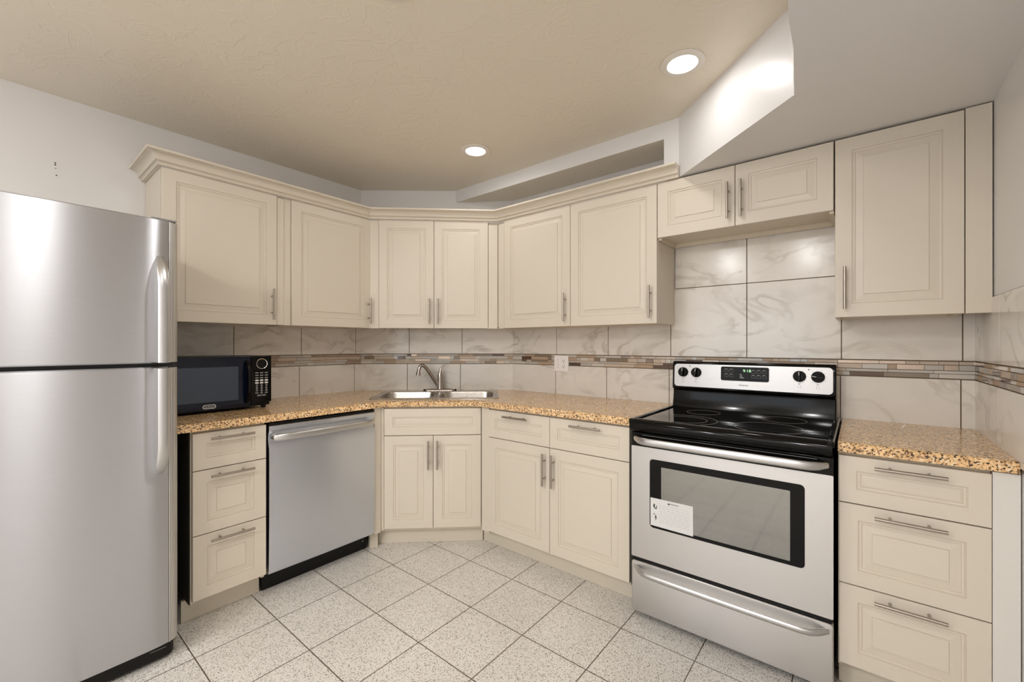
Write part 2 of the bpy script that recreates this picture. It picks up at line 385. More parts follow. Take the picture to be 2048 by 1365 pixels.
tiles(wall_back, (0, 0), 0, W, [1.301, 1.702, 2.112, 2.526, 2.925, 3.326], [1.31, 1.713, 2.121, 2.526, 2.929, 3.331], 1.40, tall=(2.146, 2.929, 1.85), x0=WB)
tiles(wall_right, (W, 0), -math.pi/2, 1.05, [.39, .79], [.40, .80], 1.438)

# ------------------------------------------------------------------ recessed lights
def can_light(x, y, label, power=CAN_POWER):
    t = thing('recessed_light', label, 'light', (x, y, ZC), 0, 'recessed ceiling lights')
    MB().lathe((0, 0, 0), [(.088, -.0005), (.088, -.005), (.078, -.009), (.062, -.008), (.058, -.002), (.058, -.0005)], 40).build('trim_ring', M['white_trim'], t)
    MB().lathe((0, 0, 0), [(.0575, -.0008), (.0575, -.003), (.05, -.004)], 40).build('diffuser', M['diffuser'], t, label='glowing round diffuser')
    li = bpy.data.lights.new('can_lamp', 'AREA'); li.shape = 'DISK'; li.size = 0.11; li.energy = power; li.color = LIGHT_COL
    lo = bpy.data.objects.new('can_lamp', li); COL.objects.link(lo); lo.location = (0, 0, -0.0105); lo.parent = t
can_light(1.163, -.688, 'small round recessed ceiling light above the sink corner')
can_light(2.412, -.721, 'larger round recessed ceiling light beside the angled white soffit', 1.3)
can_light(1.80, -1.755, 'round recessed ceiling light just above the top edge of the picture', 3.5)
for x, y, pw_ in ((2.15, -2.40, 3.5), (2.74, -2.50, 3.5), (1.6, -3.9, REAR_FILL_POWER), (2.5, -3.9, REAR_FILL_POWER), (1.5, -4.6, REAR_FILL_POWER), (2.5, -4.6, REAR_FILL_POWER)):  # rearmost lamps are invented fill; nearer pair follows streaks on the fridge door
    can_light(x, y, 'round recessed ceiling light added behind the camera, out of view', pw_)

# ------------------------------------------------------------------ cabinet pieces
def front_panel(x0, x1, z0, z1, t=.02, f=.056, y0=0.0):
    """routed raised-panel front: flat frame, cove, groove, slope up to a centre field"""
    h = min(x1-x0, z1-z0)/2
    prof = [(0, t), (0, .0015), (.0015, 0), (f, 0), (f+.0006, .0042), (f+.0030, .0042), (f+.0042, .0024), (f+.0105, .0030), (f+.0112, .0068)]
    if h > f+.05: prof += [(f+.0140, .0068), (f+.0370, .0040), (f+.0385, .0044), (f+.0390, .0006)]
    else: prof += [(f+.014, .0060), (f+.018, .0050)]
    prof = [(i, d) for i, d in prof if i < h-.004]
    m = MB()
    m.loops([[(x0+i, y0+d, z0+i), (x1-i, y0+d, z0+i), (x1-i, y0+d, z1-i), (x0+i, y0+d, z1-i)] for i, d in prof])
    return m
HN = [0]
def bar_pull(parent, x, z, vertical, L=.178, y0=0.0):
    so = -.032; m = MB(); h = L/2
    if vertical:
        m.tube([(x, so+y0, z-h), (x, so+y0, z+h)], .006, 14)
        for s_ in (-.048, .048): m.tube([(x, y0+.0005, z+s_), (x, so+y0, z+s_)], .0045, 10)
    else:
        m.tube([(x-h, so+y0, z), (x+h, so+y0, z)], .006, 14)
        for s_ in (-.048, .048): m.tube([(x+s_, y0+.0005, z), (x+s_, so+y0, z)], .0045, 10)
    return m.build('handle', M['nickel'], parent, label='brushed nickel bar handle')
def door(root, x0, x1, z0, z1, hx, hz, name='door'):
    d = front_panel(x0, x1, z0, z1).build(name, M['cabinet'], root, smooth=False)
    bar_pull(d, hx, hz, True); return d
def drawer(root, x0, x1, z0, z1, handle=True):
    d = front_panel(x0, x1, z0, z1, f=.05 if z1-z0 < .2 else .054).build('drawer', M['cabinet'], root, smooth=False)
    if handle: bar_pull(d, (x0+x1)/2, z1-.027, False)
    return d
def carcass(root, x0, x1, y0, y1, z0, z1, name='carcass', m='cabinet_inner', lip=.014):
    b = MB(); t = .016
    b.box(x0, x0+t, y0, y1, z0, z1).box(x1-t, x1, y0, y1, z0, z1).box(x0+t, x1-t, y0, y1, z0+lip, z0+lip+t).box(x0+t, x1-t, y0, y1, z1-t, z1)
    b.box(x0+t, x1-t, y1-.012, y1, z0+lip+t, z1-t).box(x0+t, x1-t, y1-.03, y1-.012, z0, z0+lip)
    b.box(x0+t, x1-t, y0+.001, y0+.012, z0+lip+t, z1-t)
    return b.build(name, M[m], root, smooth=False)
R90 = math.pi/2
GU = 'cream raised-panel wall cabinets'; GB = 'cream raised-panel base cabinets'

# wall cabinets on the left wall
t = thing('wall_cabinet', 'wide one-door cream wall cabinet at the left end, above the microwave', 'cabinet', (UL, -2.045, ZU0), R90, GU)
hz = ZU1-ZU0
carcass(t, 0, .615, .0215, UL-.003, .001, hz+.002, m='cabinet')
door(t, .0015, .533, 0, hz, .505, .118)
MB().box(.537, .576, .008, .0225, 0, hz-.004).build('filler_strip', M['cabinet'], t, bevel=.003)
MB().box(.5765, .6165, .0135, .0225, 0, hz).build('filler_strip', M['cabinet'], t)
t = thing('wall_cabinet', 'narrower one-door cream wall cabinet on the left wall, next to the corner cabinet', 'cabinet', (UL, -1.4275, ZU0), R90, GU)
carcass(t, 0, .519, .0215, UL-.003, .001, hz+.002, m='cabinet')
door(t, .0015, .542, 0, hz, .515, .118)
MB().box(.5445, .561, .016, .0225, 0, hz).build('filler_strip', M['cabinet'], t)
# corner cabinet
cx0, cy0, cx1, cy1 = .3938, -.8587, .952, -.3427
UA = math.atan2(cy1-cy0, cx1-cx0); UW = math.hypot(cx1-cx0, cy1-cy0)
t = thing('corner_wall_cabinet', 'angled two-door cream wall cabinet across the corner above the sink', 'cabinet', (cx0, cy0, ZU0), UA)
ux, uy = math.cos(UA), math.sin(UA); nx, ny = -uy, ux
o_ = .0225
pl = [(UL-.030, -.9055), (cx0-.003*ux+o_*nx-.02*ux, cy0+o_*ny-.02*uy), (cx1+.02*ux+o_*nx, cy1+.02*uy+o_*ny), (1.0035, -UR+.026), (1.0035, -.002), (WB+.002, -.002), (.002, WA-.0025), (.002, -.9055)]
MB().prism(local(t, pl), .012, hz).build('carcass', M['cabinet_inner'], t, smooth=False)
door(t, 0, UW*.5-.0015, 0, hz, UW*.5-.030, .118)
door(t, UW*.5+.0015, UW, 0, hz, UW*.5+.030, .118)
e0 = -math.hypot(cx0-UL, cy0+.906); e1 = UW+math.hypot(1.005-cx1, -.2943-cy1)
MB().box(e0+.004, -.003, .008, .022, -.001, hz).build('filler_strip', M['cabinet'], t)
MB().box(UW+.003, e1-.004, .008, .022, -.001, hz-.02).build('filler_strip', M['cabinet'], t)
# wall cabinets on the back wall
t = thing('wall_cabinet', 'two-door cream wall cabinet on the back wall between corner cabinet and stove', 'cabinet', (1.005, -UR, ZU0), 0, GU)
xa, xb, xc = 1.0603-1.005, 1.5986-1.005, 2.1442-1.005
carcass(t, .001, xc, .0215, UR-.009, .001, hz+.002, m='cabinet')
door(t, xa, xb-.0015, 0, hz, xb-.032, .118); door(t, xb+.0015, xc-.001, 0, hz, xc-.034, .118)
MB().box(.002, xa-.003, .004, .0225, -.001, hz-.018).build('filler_strip', M['cabinet'], t)
t = thing('wall_cabinet', 'short two-door cream wall cabinet hanging over the stove', 'cabinet', (2.1462, -UR, ZH), 0, GU)
hh = ZU1-ZH; xm = 2.527-2.1462; xe = 2.910-2.1462
carcass(t, 0, xe, .0215, UR-.009, -.010, hh+.002, lip=.022)
door(t, .001, xm-.0015, 0, hh, xm-.029, .122); door(t, xm+.0015, xe-.001, 0, hh, xm+.029, .122)
t = thing('wall_cabinet', 'tall one-door cream wall cabinet at the far right, touching the right wall', 'cabinet', (2.9135, -UR, ZU0), 0, GU)
xe = 3.2987-2.9135
carcass(t, 0, xe, .0215, UR-.009, .001, hz+.002, m='cabinet')
door(t, .001, xe-.001, 0, hz, .034, .122)
MB().box(xe+.002, W-2.9135-.004, .002, .0225, 0, hz+.004).build('filler_strip', M['cabinet'], t)

# crown moulding
def offset_path(path, d):
    out = []
    nrm = []
    for (x0, y0), (x1, y1) in zip(path[:-1], path[1:]):
        L = math.hypot(x1-x0, y1-y0); nrm.append(((y1-y0)/L, -(x1-x0)/L))
    for i, p in enumerate(path):
        if i == 0: n_ = nrm[0]; k = 1
        elif i == len(path)-1: n_ = nrm[-1]; k = 1
        else:
            a, b = nrm[i-1], nrm[i]; sx, sy = a[0]+b[0], a[1]+b[1]; L2 = sx*sx+sy*sy
            n_ = (2*sx/L2, 2*sy/L2)
        out.append((p[0]+n_[0]*d, p[1]+n_[1]*d))
    return out
path = [(0.002, -2.0465), (UL, -2.0465), (UL, -.906), (1.005, -UR), (2.262, -UR)]
prof = [(.001, 2.1400), (.0065, 2.1400), (.0065, 2.1420), (.0160, 2.1420), (.0165, 2.1480), (.0145, 2.1495), (.0165, 2.1540), (.0210, 2.1575),
        (.0290, 2.1580), (.0305, 2.1600), (.0290, 2.1622), (.0250, 2.1630)]
for k in range(7):
    a = math.radians(90*k/6); prof.append((.0255+.0295*(1-math.cos(a)), 2.1645+.0275*math.sin(a)))
prof += [(.0565, 2.1922), (.0565, 2.1945), (.0650, 2.1945), (.0665, 2.1965), (.0665, 2.2050), (.001, 2.2050)]
offs = [(offset_path(path, d), z) for d, z in prof]
ls = [[(P[i][0], P[i][1], z) for P, z in offs] for i in range(len(path))]
cr = MB().loops(ls).build('crown_moulding', M['cabinet_trim'], smooth=False)
cr['label'] = 'cream crown moulding running along the tops of the wall cabinets'; cr['category'] = 'moulding'

# ------------------------------------------------------------------ base cabinets
t = thing('base_cabinet', 'narrow three-drawer cream base cabinet beside the fridge', 'cabinet', (BL, -2.0086, 0), R90, GB)
w = .303
carcass(t, -.004, w-.002, .0215, BL-.012, .10, .874)
drawer(t, 0, w, ZB+.002, ZA); drawer(t, 0, w, ZCC+.002, ZB-.002); drawer(t, 0, w, ZD, ZCC-.002)
MB().box(-.0075, -.0045, .024, BL-.015, .10, .874).build('side_panel', M['dark_gap'], t, label='dark brown side panel')  # thin dark brown sheet over the side facing the fridge
MB().box(-.022, w-.002, BL-.613, BL-.613+.015, .001, .098).build('toe_kick', M['toe'], t)
# sink base
ax, ay, bx, by = .7038, -1.0297, 1.1464, -.6191
BA = math.atan2(by-ay, bx-ax); BWd = math.hypot(bx-ax, by-ay)
t = thing('sink_base_cabinet', 'angled cream base cabinet with two doors under the sink', 'cabinet', (ax, ay, 0), BA)
ux, uy = math.cos(BA), math.sin(BA); nx, ny = -uy, ux
pl = [(ax+o_*nx-.01*ux, ay+o_*ny-.01*uy), (bx+o_*nx+.01*ux, by+o_*ny+.01*uy), (1.13, -.05), (.92, -.03), (.03, -.80), (.03, -1.07), (.62, -1.07)]
MB().prism(local(t, pl), .10, .72).build('carcass', M['cabinet_inner'], t, smooth=False)
MB().box(-.012, BWd+.012, o_, o_+.015, .72, .874).build('top_rail', M['cabinet_inner'], t)
front_panel(.0015, BWd-.0015, ZB+.002, ZA, f=.052).build('false_drawer_front', M['cabinet'], t, smooth=False)
xm = BWd*.502
door(t, 0.0015, xm-.0015, ZD, ZB-.002, xm-.028, ZB-.118); door(t, xm+.0015, BWd-.0015, ZD, ZB-.002, xm+.028, ZB-.118)
MB().box(-.030, -.003, .010, .022, ZD-.012, ZA+.006).build('filler_strip', M['cabinet'], t)
MB().box(BWd+.003, BWd+.018, .012, .022, ZD-.012, ZA+.006).build('filler_strip', M['cabinet'], t)
lk = local(t, [(.601, -1.083), (.640, -1.062)])
MB().box(-.052, BWd+.010, .066, .078, .001, .118).build('toe_kick', M['toe'], t)
# filler beside dishwasher belongs to sink base
f = local(t, [(.690, -1.088), (.690, -1.043), (.672, -1.043), (.672, -1.088)])
MB().prism(f, .10, .874).build('filler_strip', M['cabinet'], t)
f = local(t, [(.63, -1.0885), (.645, -1.0885), (.662, -1.045), (.647, -1.04)])
MB().prism(f, .001, .10).build('filler_foot', M['toe'], t)
# back wall base
t = thing('base_cabinet', 'cream base cabinet with two drawers over two doors, left of the stove', 'cabinet', (1.16, -BR, 0), 0, GB)
x0, xm, x1 = 1.2268-1.16, 1.6761-1.16, 2.1378-1.16
carcass(t, .004, x1, .0215, BR-.012, .10, .874, m='cabinet')
drawer(t, x0, xm-.0015, ZB+.002, ZA); drawer(t, xm+.0015, x1, ZB+.002, ZA)
door(t, x0, xm-.0015, ZD, ZB-.002, xm-.028, ZB-.120); door(t, xm+.0015, x1, ZD, ZB-.002, xm+.030, ZB-.120)
MB().box(.003, x0-.003, .006, .0225, ZD-.012, ZA+.006).build('filler_strip', M['cabinet'], t)
MB().box(-.052, x1-.002, BR-.5552, BR-.540, .001, .099).build('toe_kick', M['toe'], t)
# right drawers
t = thing('base_cabinet', 'three-drawer cream base cabinet at the right of the stove', 'cabinet', (2.9366, -BR, 0), 0, GB)
w = 3.3101-2.9366
carcass(t, -.002, w, .0215, BR-.012, .10, .874)
drawer(t, 0, w, ZB+.002, ZA); drawer(t, 0, w, ZCC+.002, ZB-.002); drawer(t, 0, w, ZD, ZCC-.002)
MB().box(w+.002, W-2.9366-.003, .004, .022, .001, .874).build('filler_strip', M['filler_white'], t, label='off-white filler strip')
MB().box(-.002, w+.001, BR-.5552, BR-.540, .001, .105).build('toe_kick', M['toe'], t)

# ------------------------------------------------------------------ worktops
def worktop(name, label, outer, front, hole=None):
    z0, z1 = .879, ZT
    m = MB(); polys = [[Vector((x, y, 0)) for x, y in outer]] + ([[Vector((x, y, 0)) for x, y in hole]] if hole else [])
    tri = tessellate_polygon(polys); flat = [p for q in polys for p in q]; n = len(flat)
    v = [(p.x, p.y, z0) for p in flat] + [(p.x, p.y, z1) for p in flat]; f = [tuple(t_) for t_ in tri] + [tuple(i+n for i in t_) for t_ in tri]
    s_ = 0
    for q in polys:
        k = len(q)
        f += [(s_+i, s_+(i+1) % k, n+s_+(i+1) % k, n+s_+i) for i in range(k)]; s_ += k
    m.add(v, f)
    o = m.build(name, M['granite'], bevel=.015, segs=4, auto=50)
    o.modifiers[0].limit_method = 'WEIGHT'                      # only the exposed front edges are rounded
    at = o.data.attributes.new('bevel_weight_edge', 'FLOAT', 'EDGE')
    fr_ = {frozenset((n+i, n+i+1)) for i in front} | {frozenset((front[0]+k, n+front[0]+k)) for k in ()}
    for e in o.data.edges:
        if frozenset(e.vertices) in fr_: at.data[e.index].value = 1.0
    o['label'] = label; o['category'] = 'countertop'
    return o
SX, SY = .664+.0, -.573     # sink centre
d_ = Vector((math.cos(DANG), math.sin(DANG))); n_ = Vector((math.sin(DANG), -math.cos(DANG)))
sc_ = d_*.113 + n_*.892
hole = [tuple(sc_ + d_*a + (-n_)*b) for a, b in ((-.40, -.235), (.40, -.235), (.40, .235), (-.40, .235))]
worktop('countertop', 'speckled tan granite countertop running from the fridge round the sink to the stove',
        [(.0075, -2.075), (.716, -2.075), (.716, -1.0345), (1.128, -.655), (2.158, -.655), (2.158, -.0075), (WB+.004, -.0075), (.0075, WA-.004)], (1, 2, 3), hole)
worktop('countertop', 'short speckled tan granite countertop at the right of the stove', [(2.934, -.648), (W-.0068, -.648), (W-.0068, -.0075), (2.934, -.0075)], (0,))

# ------------------------------------------------------------------ sink and faucet
t = thing('kitchen_sink', 'double-bowl stainless steel sink set into the corner countertop', 'sink', (sc_.x, sc_.y, ZT), DANG)
hw, hd = .4215, .252
bowls = [(-.392, -.014), (.014, .392)]; by0, by1 = -.222, .160
outer = rrect(-hw, hw, -hd, hd, .03)
m = MB(); holes = [rrect(a, b, by0, by1, .07, 7) for a, b in bowls]
polys = [[Vector((x, y, 0)) for x, y in q] for q in [rrect(-hw+.008, hw-.008, -hd+.008, hd-.008, .024)] + holes]
tri = tessellate_polygon(polys); flat = [p for q in polys for p in q]
m.add([(p.x, p.y, .004) for p in flat], [tuple(q) for q in tri])
m.loops([[(x, y, .0006) for x, y in outer], [(x, y, .0046) for x, y in rrect(-hw+.003, hw-.003, -hd+.003, hd-.003, .028)], [(x, y, .004) for x, y in rrect(-hw+.008, hw-.008, -hd+.008, hd-.008, .024)]], False, False)
m.build('rim', M['sink'], t)
for a, b in bowls:
    m = MB(); L = []
    for ins, z in ((0, .004), (.004, .001), (.008, -.012), (.016, -.13), (.026, -.155), (.05, -.168), (.09, -.172)):
        L.append([(x, y, z) for x, y in rrect(a+ins, b-ins, by0+ins, by1-ins, max(.07-ins*.3, .03), 7)])
    m.loops(L, False, True); bo = m.build('bowl', M['sink'], t)
    MB().lathe(((a+b)/2, -.02, -.1715), [(.045, 0), (.045, .002), (.036, .003), (.03, -.0), (.012, .001)], 24).build('drain', M['chrome'], bo)
fb = d_*0 + Vector((.530, -.419))
t = thing('faucet', 'satin single-lever kitchen faucet with a curved spout behind the sink', 'faucet', (.530, -.419, ZT+.0045), DANG)
zb = ZT+.0045
m = MB(); L = []
for ins, z in ((0, .0), (0, .004), (.006, .010), (.016, .013)):
    L.append([(x, y, z) for x, y in rrect(-.112+ins, .112-ins, -.028+ins*.7, .028-ins*.7, .019, 6)])
m.loops(L).build('base_plate', M['faucet'], t)
for x in (-.116, .116): MB().lathe((x, 0, .0), [(.008, 0), (.009, .006), (.006, .011)], 12).build('hole_cap', M['black'], t, label='small dark hole cap')
MB().lathe((0, 0, .012), [(.024, 0), (.0225, .01), (.021, .05), (.0205, .082), (.0195, .083), (.0195, .085), (.0205, .086)], 24).build('body', M['faucet'], t)
lv = [(0, 0, 1.012), (0, 0, 1.035), (.001, 0, 1.057), (.007, 0, 1.083), (.014, 0, 1.098), (.022, 0, 1.110), (.034, 0, 1.119)]
MB().tube([(x, y, z-zb) for x, y, z in lv], [.0203, .019, .013, .0068, .0055, .006, .0065], 16, ref=(0, 1, 0)).build('lever', M['faucet'], t)
sp = [(-.002, -.001, .94), (-.015, -.007, .958), (-.042, -.021, 1.002), (-.078, -.037, 1.062), (-.094, -.044, 1.086), (-.107, -.051, 1.102), (-.118, -.056, 1.110), (-.129, -.061, 1.112), (-.138, -.066, 1.106), (-.144, -.069, 1.094), (-.149, -.071, 1.075), (-.1515, -.0725, 1.058)]
so_ = MB().tube([(x, y, z-zb) for x, y, z in sp], [.0135]*4+[.013]*4+[.0125]*4, 16).build('spout', M['faucet'], t)
MB().tube([(-.150, -.0718, 1.066-zb), (-.153, -.0735, 1.038-zb)], [.0155, .0165], 16).build('aerator', M['faucet'], so_)

# ------------------------------------------------------------------ wall outlet
t = thing('wall_outlet', 'white two-gang wall outlet plate set in the mosaic band', 'outlet', (1.293, -.0068, 1.0745), 0)
MB().loops([[(x, y, z) for x, z in rrect(i, .116-i, i, .114-i, .004, 3)] for i, y in ((0, 0), (0, -.0035), (.003, -.0055), (.006, -.006))]).build('cover_plate', M['white_plastic'], t)
for zc in (.036, .078):
    r_ = MB().loops([[(x, y, z) for x, z in rrect(.064, .098, zc-.016, zc+.016, .012, 5)] for y in (-.0058, -.0078)]).build('socket', M['white_plastic'], t)
    MB().box(.0735, .0755, -.0083, -.0076, zc-.004, zc+.008).box(.0865, .0885, -.0083, -.0076, zc-.004, zc+.007).lathe((.081, -.0083, zc-.009), [(.003, 0), (.003, .0007)], 10, 'y').build('socket_slots', M['slot'], r_)
MB().loops([[(x, y, z) for x, z in rrect(.024, .044, .024, .090, .003, 3)] for y in (-.0058, -.0072)]).build('blank_insert', M['white_plastic'], t)
for z in (.030, .048, .068, .085): MB().lathe((.034, -.0078, z), [(.0026, 0), (.0026, .0007)], 10, 'y').build('screw', M['grey_plastic'], t)
MB().lathe((.081, -.0072, .057), [(.0026, 0), (.0026, .0014)], 10, 'y').build('screw', M['grey_plastic'], t)

# ------------------------------------------------------------------ refrigerator
FX = .872; FY = -2.84
t = thing('refrigerator', 'tall stainless steel top-freezer refrigerator at the left edge', 'refrigerator', (FX, FY, 0), R90)
FW = .748
MB().box(.012, FW-.012, .085, FX-.04, .02, 1.735).build('cabinet_body', M['grey_plastic'], t, bevel=.006)
def fridge_door(z0, z1, name):
    def yy(x): return .007*((x-.374)/.374)**2 - .002 + (0.006*max(0, (x-.65)/.061)**2 if x > .65 else 0) + (0.006*max(0, (.10-x)/.1)**2 if x < .1 else 0)
    P = [(x, yy(x)) for x in [0.0+.711*k/28 for k in range(29)]]
    P += [(.711, .078), (0, .078)]
    m = MB()
    n = len(P); ls = []
    for dz, dy in ((0, .006), (.004, .001), (.010, 0)):
        ls.append([(x, y+(dy if k < 29 else 0), z0+dz) for k, (x, y) in enumerate(P)])
    for dz, dy in ((-.010, 0), (-.004, .001), (0, .006)):
        ls.append([(x, y+(dy if k < 29 else 0), z1+dz) for k, (x, y) in enumerate(P)])
    d = m.loops(ls).build(name, M['steel'], t, auto=30)
    tp = [(.7118, .012), (.7125, .009), (.7165, .0085), (.7185, .013), (.7195, .0145), (.722, .014), (.7285, .0165), (.7305, .0215), (.7325, .0215), (.740, .027), (.745, .034), (.747, .045), (.747, .078), (.7118, .078)]
    MB().prism(tp, z0+.003, z1-.003).build('edge_trim', M['steel_trim'], d, label='ridged grey edge trim')
    return d
def fridge_handle(d, zs, tip, seam):
    # blade handle: flush with the door at the tip, standing off towards the seam
    sgn = 1 if tip > seam else -1
    st = []
    Lh = abs(tip-seam)
    for k in range(25):
        u = k/24; e = min(1, u/.30); dep = .062*math.sin(e*math.pi/2)**.8 if e < 1 else .062
        wid = .026+.010*min(1, u/.10)
        if u < .03: wid *= .75
        st.append((tip-sgn*Lh*u, dep, wid))
    m = MB(); L = []
    for z, dep, wid in st:
        c = .684-.001; a, b = c-wid/2, c+wid/2; yb = .0035
        yf = -dep-.001
        L.append([(a, yb, z), (a, yf+.003, z), (a+.003, yf, z), (a+wid*.33, yf-.0025, z), (a+wid*.67, yf-.0025, z), (b-.003, yf, z), (b, yf+.003, z), (b, yb, z)])
    m.loops(L).build('handle', M['steel_handle'], d, auto=40)
d = fridge_door(1.192, 1.757, 'freezer_door'); fridge_handle(d, 0, 1.612, 1.196)
d = fridge_door(.078, 1.177, 'main_door'); fridge_handle(d, 0, .762, 1.174)
MB().box(.006, .742, .03, .084, 1.1775, 1.1915).build('door_gasket', M['gasket'], t, label='black gasket')
MB().prism([(.02, .045), (.70, .040), (.728, .047), (.738, .06), (.738, .14), (.02, .14)], .012, .075).build('kick_grille', M['black'], t, label='black base grille', bevel=.004)
MB().box(.66, .71, .0388, .0402, .050, .052).build('grille_mark', M['print_grey'], t)
for x, y in ((.06, .12), (.69, .12), (.06, .70), (.69, .70)): MB().lathe((x, y, 0), [(.018, .0005), (.018, .012), (.012, .022)], 14).build('foot', M['black'], t)
MB().box(.66, .74, .02, .10, 1.7575, 1.766).build('hinge_cap', M['grey_plastic'], t, bevel=.003)

# ------------------------------------------------------------------ microwave
t = thing('microwave', 'black countertop microwave beside the fridge', 'microwave', (.425, -2.05, ZT), R90)
MWW = .475; z0, z1 = .014, .288
MB().box(0, MWW, .02, .365, z0, z1).build('body', M['black'], t, bevel=.004)
pw = .372
MB().box(.0, pw-.001, -.004, .0195, z0, z1).build('door', M['mw_door'], t, bevel=.005, segs=3)
dr = [o for o in COL.objects if o.parent == t and o.name.startswith('door')][0]
MB().loops([[(x, y, z) for x, z in rrect(.035, .310, .058, .235, .004, 3)] for y in (-.0035, -.0048)]).build('window', M['mw_glass'], dr, label='grey-blue glass window')
hp = [(.346, -.004, .262), (.349, -.022, .252), (.353, -.034, .225), (.356, -.040, .180), (.356, -.040, .120), (.353, -.034, .075), (.349, -.022, .048), (.346, -.004, .038)]
MB().tube(hp, [(.006, .005), (.009, .006), (.012, .007), (.014, .007), (.014, .007), (.012, .007), (.009, .006), (.006, .005)], 14, ref=(1, 0, 0)).build('handle', M['black_gloss'], dr)
bd = MB(); o1 = rrect(.150, .208, .024, .045, .010, 6); o2 = rrect(.1535, .2045, .0275, .0415, .0068, 6)
n = len(o1); bd.add([(x, -.0048, z) for x, z in o1] + [(x, -.0048, z) for x, z in o2] + [(x, -.0035, z) for x, z in o1] + [(x, -.0035, z) for x, z in o2],
       [(i, (i+1) % n, n+(i+1) % n, n+i) for i in range(n)] + [(i, 2*n+i, 2*n+(i+1) % n, (i+1) % n) for i in range(n)] + [(n+i, n+(i+1) % n, 3*n+(i+1) % n, 3*n+i) for i in range(n)])
bg = bd.build('badge', M['print_white'], dr)
text('Sunbeam', .012, 'badge_lettering', M['print_white'], bg, (.179, -.0046, .0345))
cp = MB().loops([[(pw+.001, y, z0+.012), (MWW, y, z0+.020), (MWW, y, z1), (pw+.001, y, z1)] for y in (.0195, -.003)]).build('control_panel', M['black_gloss'], t, bevel=.003)
kx, kz = .424, z1-.042
rg = MB().lathe((kx, -.0035, kz), [(.0255, 0), (.0290, 0), (.0290, -.004), (.0275, -.006), (.0255, -.005), (.0250, 0)], 32, 'y').build('dial_ring', M['chrome'], cp, label='shiny ring round the display')
MB().lathe((kx, -.0035, kz), [(.0248, 0), (.0248, -.0025), (.020, -.0032)], 32, 'y').build('display', M['display'], cp)
for r in range(10):
    for c in range(3):
        x = kx-.024+.024*c; z = kz-.050-.0138*r
        if r < 3: mb = MB().loops([[(xx, y, zz) for xx, zz in rrect(x-.0085, x+.0085, z-.0028, z+.0028, .0026, 3)] for y in (-.003, -.0040)]); mt = M['print_grey']
        elif r < 5: mb = MB().loops([[(xx, y, zz) for xx, zz in rrect(x-.0092, x+.0092, z-.0045, z+.0045, .0042, 4)] for y in (-.003, -.0042)]); mt = M['print_white']
        elif r < 8:
            mb = MB().lathe((x, -.0031, z), [(.0045, 0), (.0062, 0), (.0062, -.001), (.0045, -.001), (.0045, 0)], 16, 'y'); mt = M['print_grey']
        elif r == 8:
            if c == 1: mb = MB().lathe((x, -.0031, z), [(.0045, 0), (.0062, 0), (.0062, -.001), (.0045, -.001), (.0045, 0)], 16, 'y'); mt = M['print_grey']
            else: mb = MB().loops([[(xx, y, zz) for xx, zz in rrect(x-.0085, x+.0085, z-.003, z+.003, .0028, 3)] for y in (-.003, -.0040)]); mt = M['print_grey']
        else:
            if c == 2: continue
            x += .012; mb = MB().loops([[(xx, y, zz) for xx, zz in rrect(x-.0105, x+.0105, z-.0035, z+.0035, .0032, 3)] for y in (-.003, -.0040)]); mt = M['print_grey']
        b_ = mb.build('button', mt, cp)
for k, (r, c) in enumerate([(r, c) for r in range(3) for c in range(3)] + [(3, 1)]):
    text('1234567890'[k], .0075, 'button_numeral', M['print_white'], cp, (kx-.024+.024*c, -.0034, kz-.050-.0138*(5+r)))
for x, y in ((.03, .03), (.445, .03), (.03, .34), (.445, .34)): MB().lathe((x, y, 0), [(.012, .0004), (.013, .014)], 12).build('foot', M['black'], t)

# ------------------------------------------------------------------ dishwasher
t = thing('dishwasher', 'stainless steel dishwasher between the drawers and the corner sink cabinet', 'dishwasher', (.6994, -1.6971, 0), R90)
DW = .604
MB().box(.008, DW-.006, .035, .62, .10, .868).build('tub_casing', M['black'], t)
m = MB(); ls = []
for z, y in ((.1095, .006), (.115, .001), (.13, 0), (.40, -.006), (.70, -.006), (.745, -.004), (.765, .004), (.79, .008), (.815, .004), (.828, -.002), (.835, -.003), (.852, -.003), (.8555, 0)):
    ls.append([(.003, y, z), (.20, y-.003, z), (DW/2, y-.004, z), (DW-.20, y-.003, z), (DW-.001, y, z), (DW-.001, .033, z), (.003, .033, z)])
dd = m.loops(ls).build('door', M['steel_cool'], t, auto=30)
hp = [(.018, -.002, .797), (.024, -.022, .7975), (.045, -.036, .798), (.10, -.043, .798), (.30, -.048, .798), (.50, -.043, .798), (.555, -.036, .798), (.578, -.022, .7975), (.584, -.002, .797)]
MB().tube(hp, [(.014, .007)] + [(.0185, .010)]*7 + [(.014, .007)], 16, ref=(0, 0, 1)).build('handle', M['steel_handle'], dd)
MB().box(.004, DW-.003, .004, .034, .8585, .869).build('control_strip', M['black'], t, label='black top edge strip')
MB().box(.0, DW-.006, .082, .095, .002, .104).build('kick_plate', M['black'], t, label='black kick plate')
MB().lathe((DW-.03, .0815, .052), [(.004, 0), (.004, -.002)], 10, 'y').build('kick_screw', M['nickel'], t)

# ------------------------------------------------------------------ range
RX, RY = 2.168, -.685
t = thing('stove', 'freestanding stainless steel electric stove with black glass cooktop', 'stove', (RX, RY, 0), 0)
RWd = .757
MB().box(.004, RWd-.004, .042, .655, .035, .900).build('body', M['black'], t)
for x in (.05, RWd-.05):
    for y in (.09, .6): MB().lathe((x, y, 0), [(.02, .0005), (.02, .01), (.012, .036)], 14).build('foot', M['black'], t)
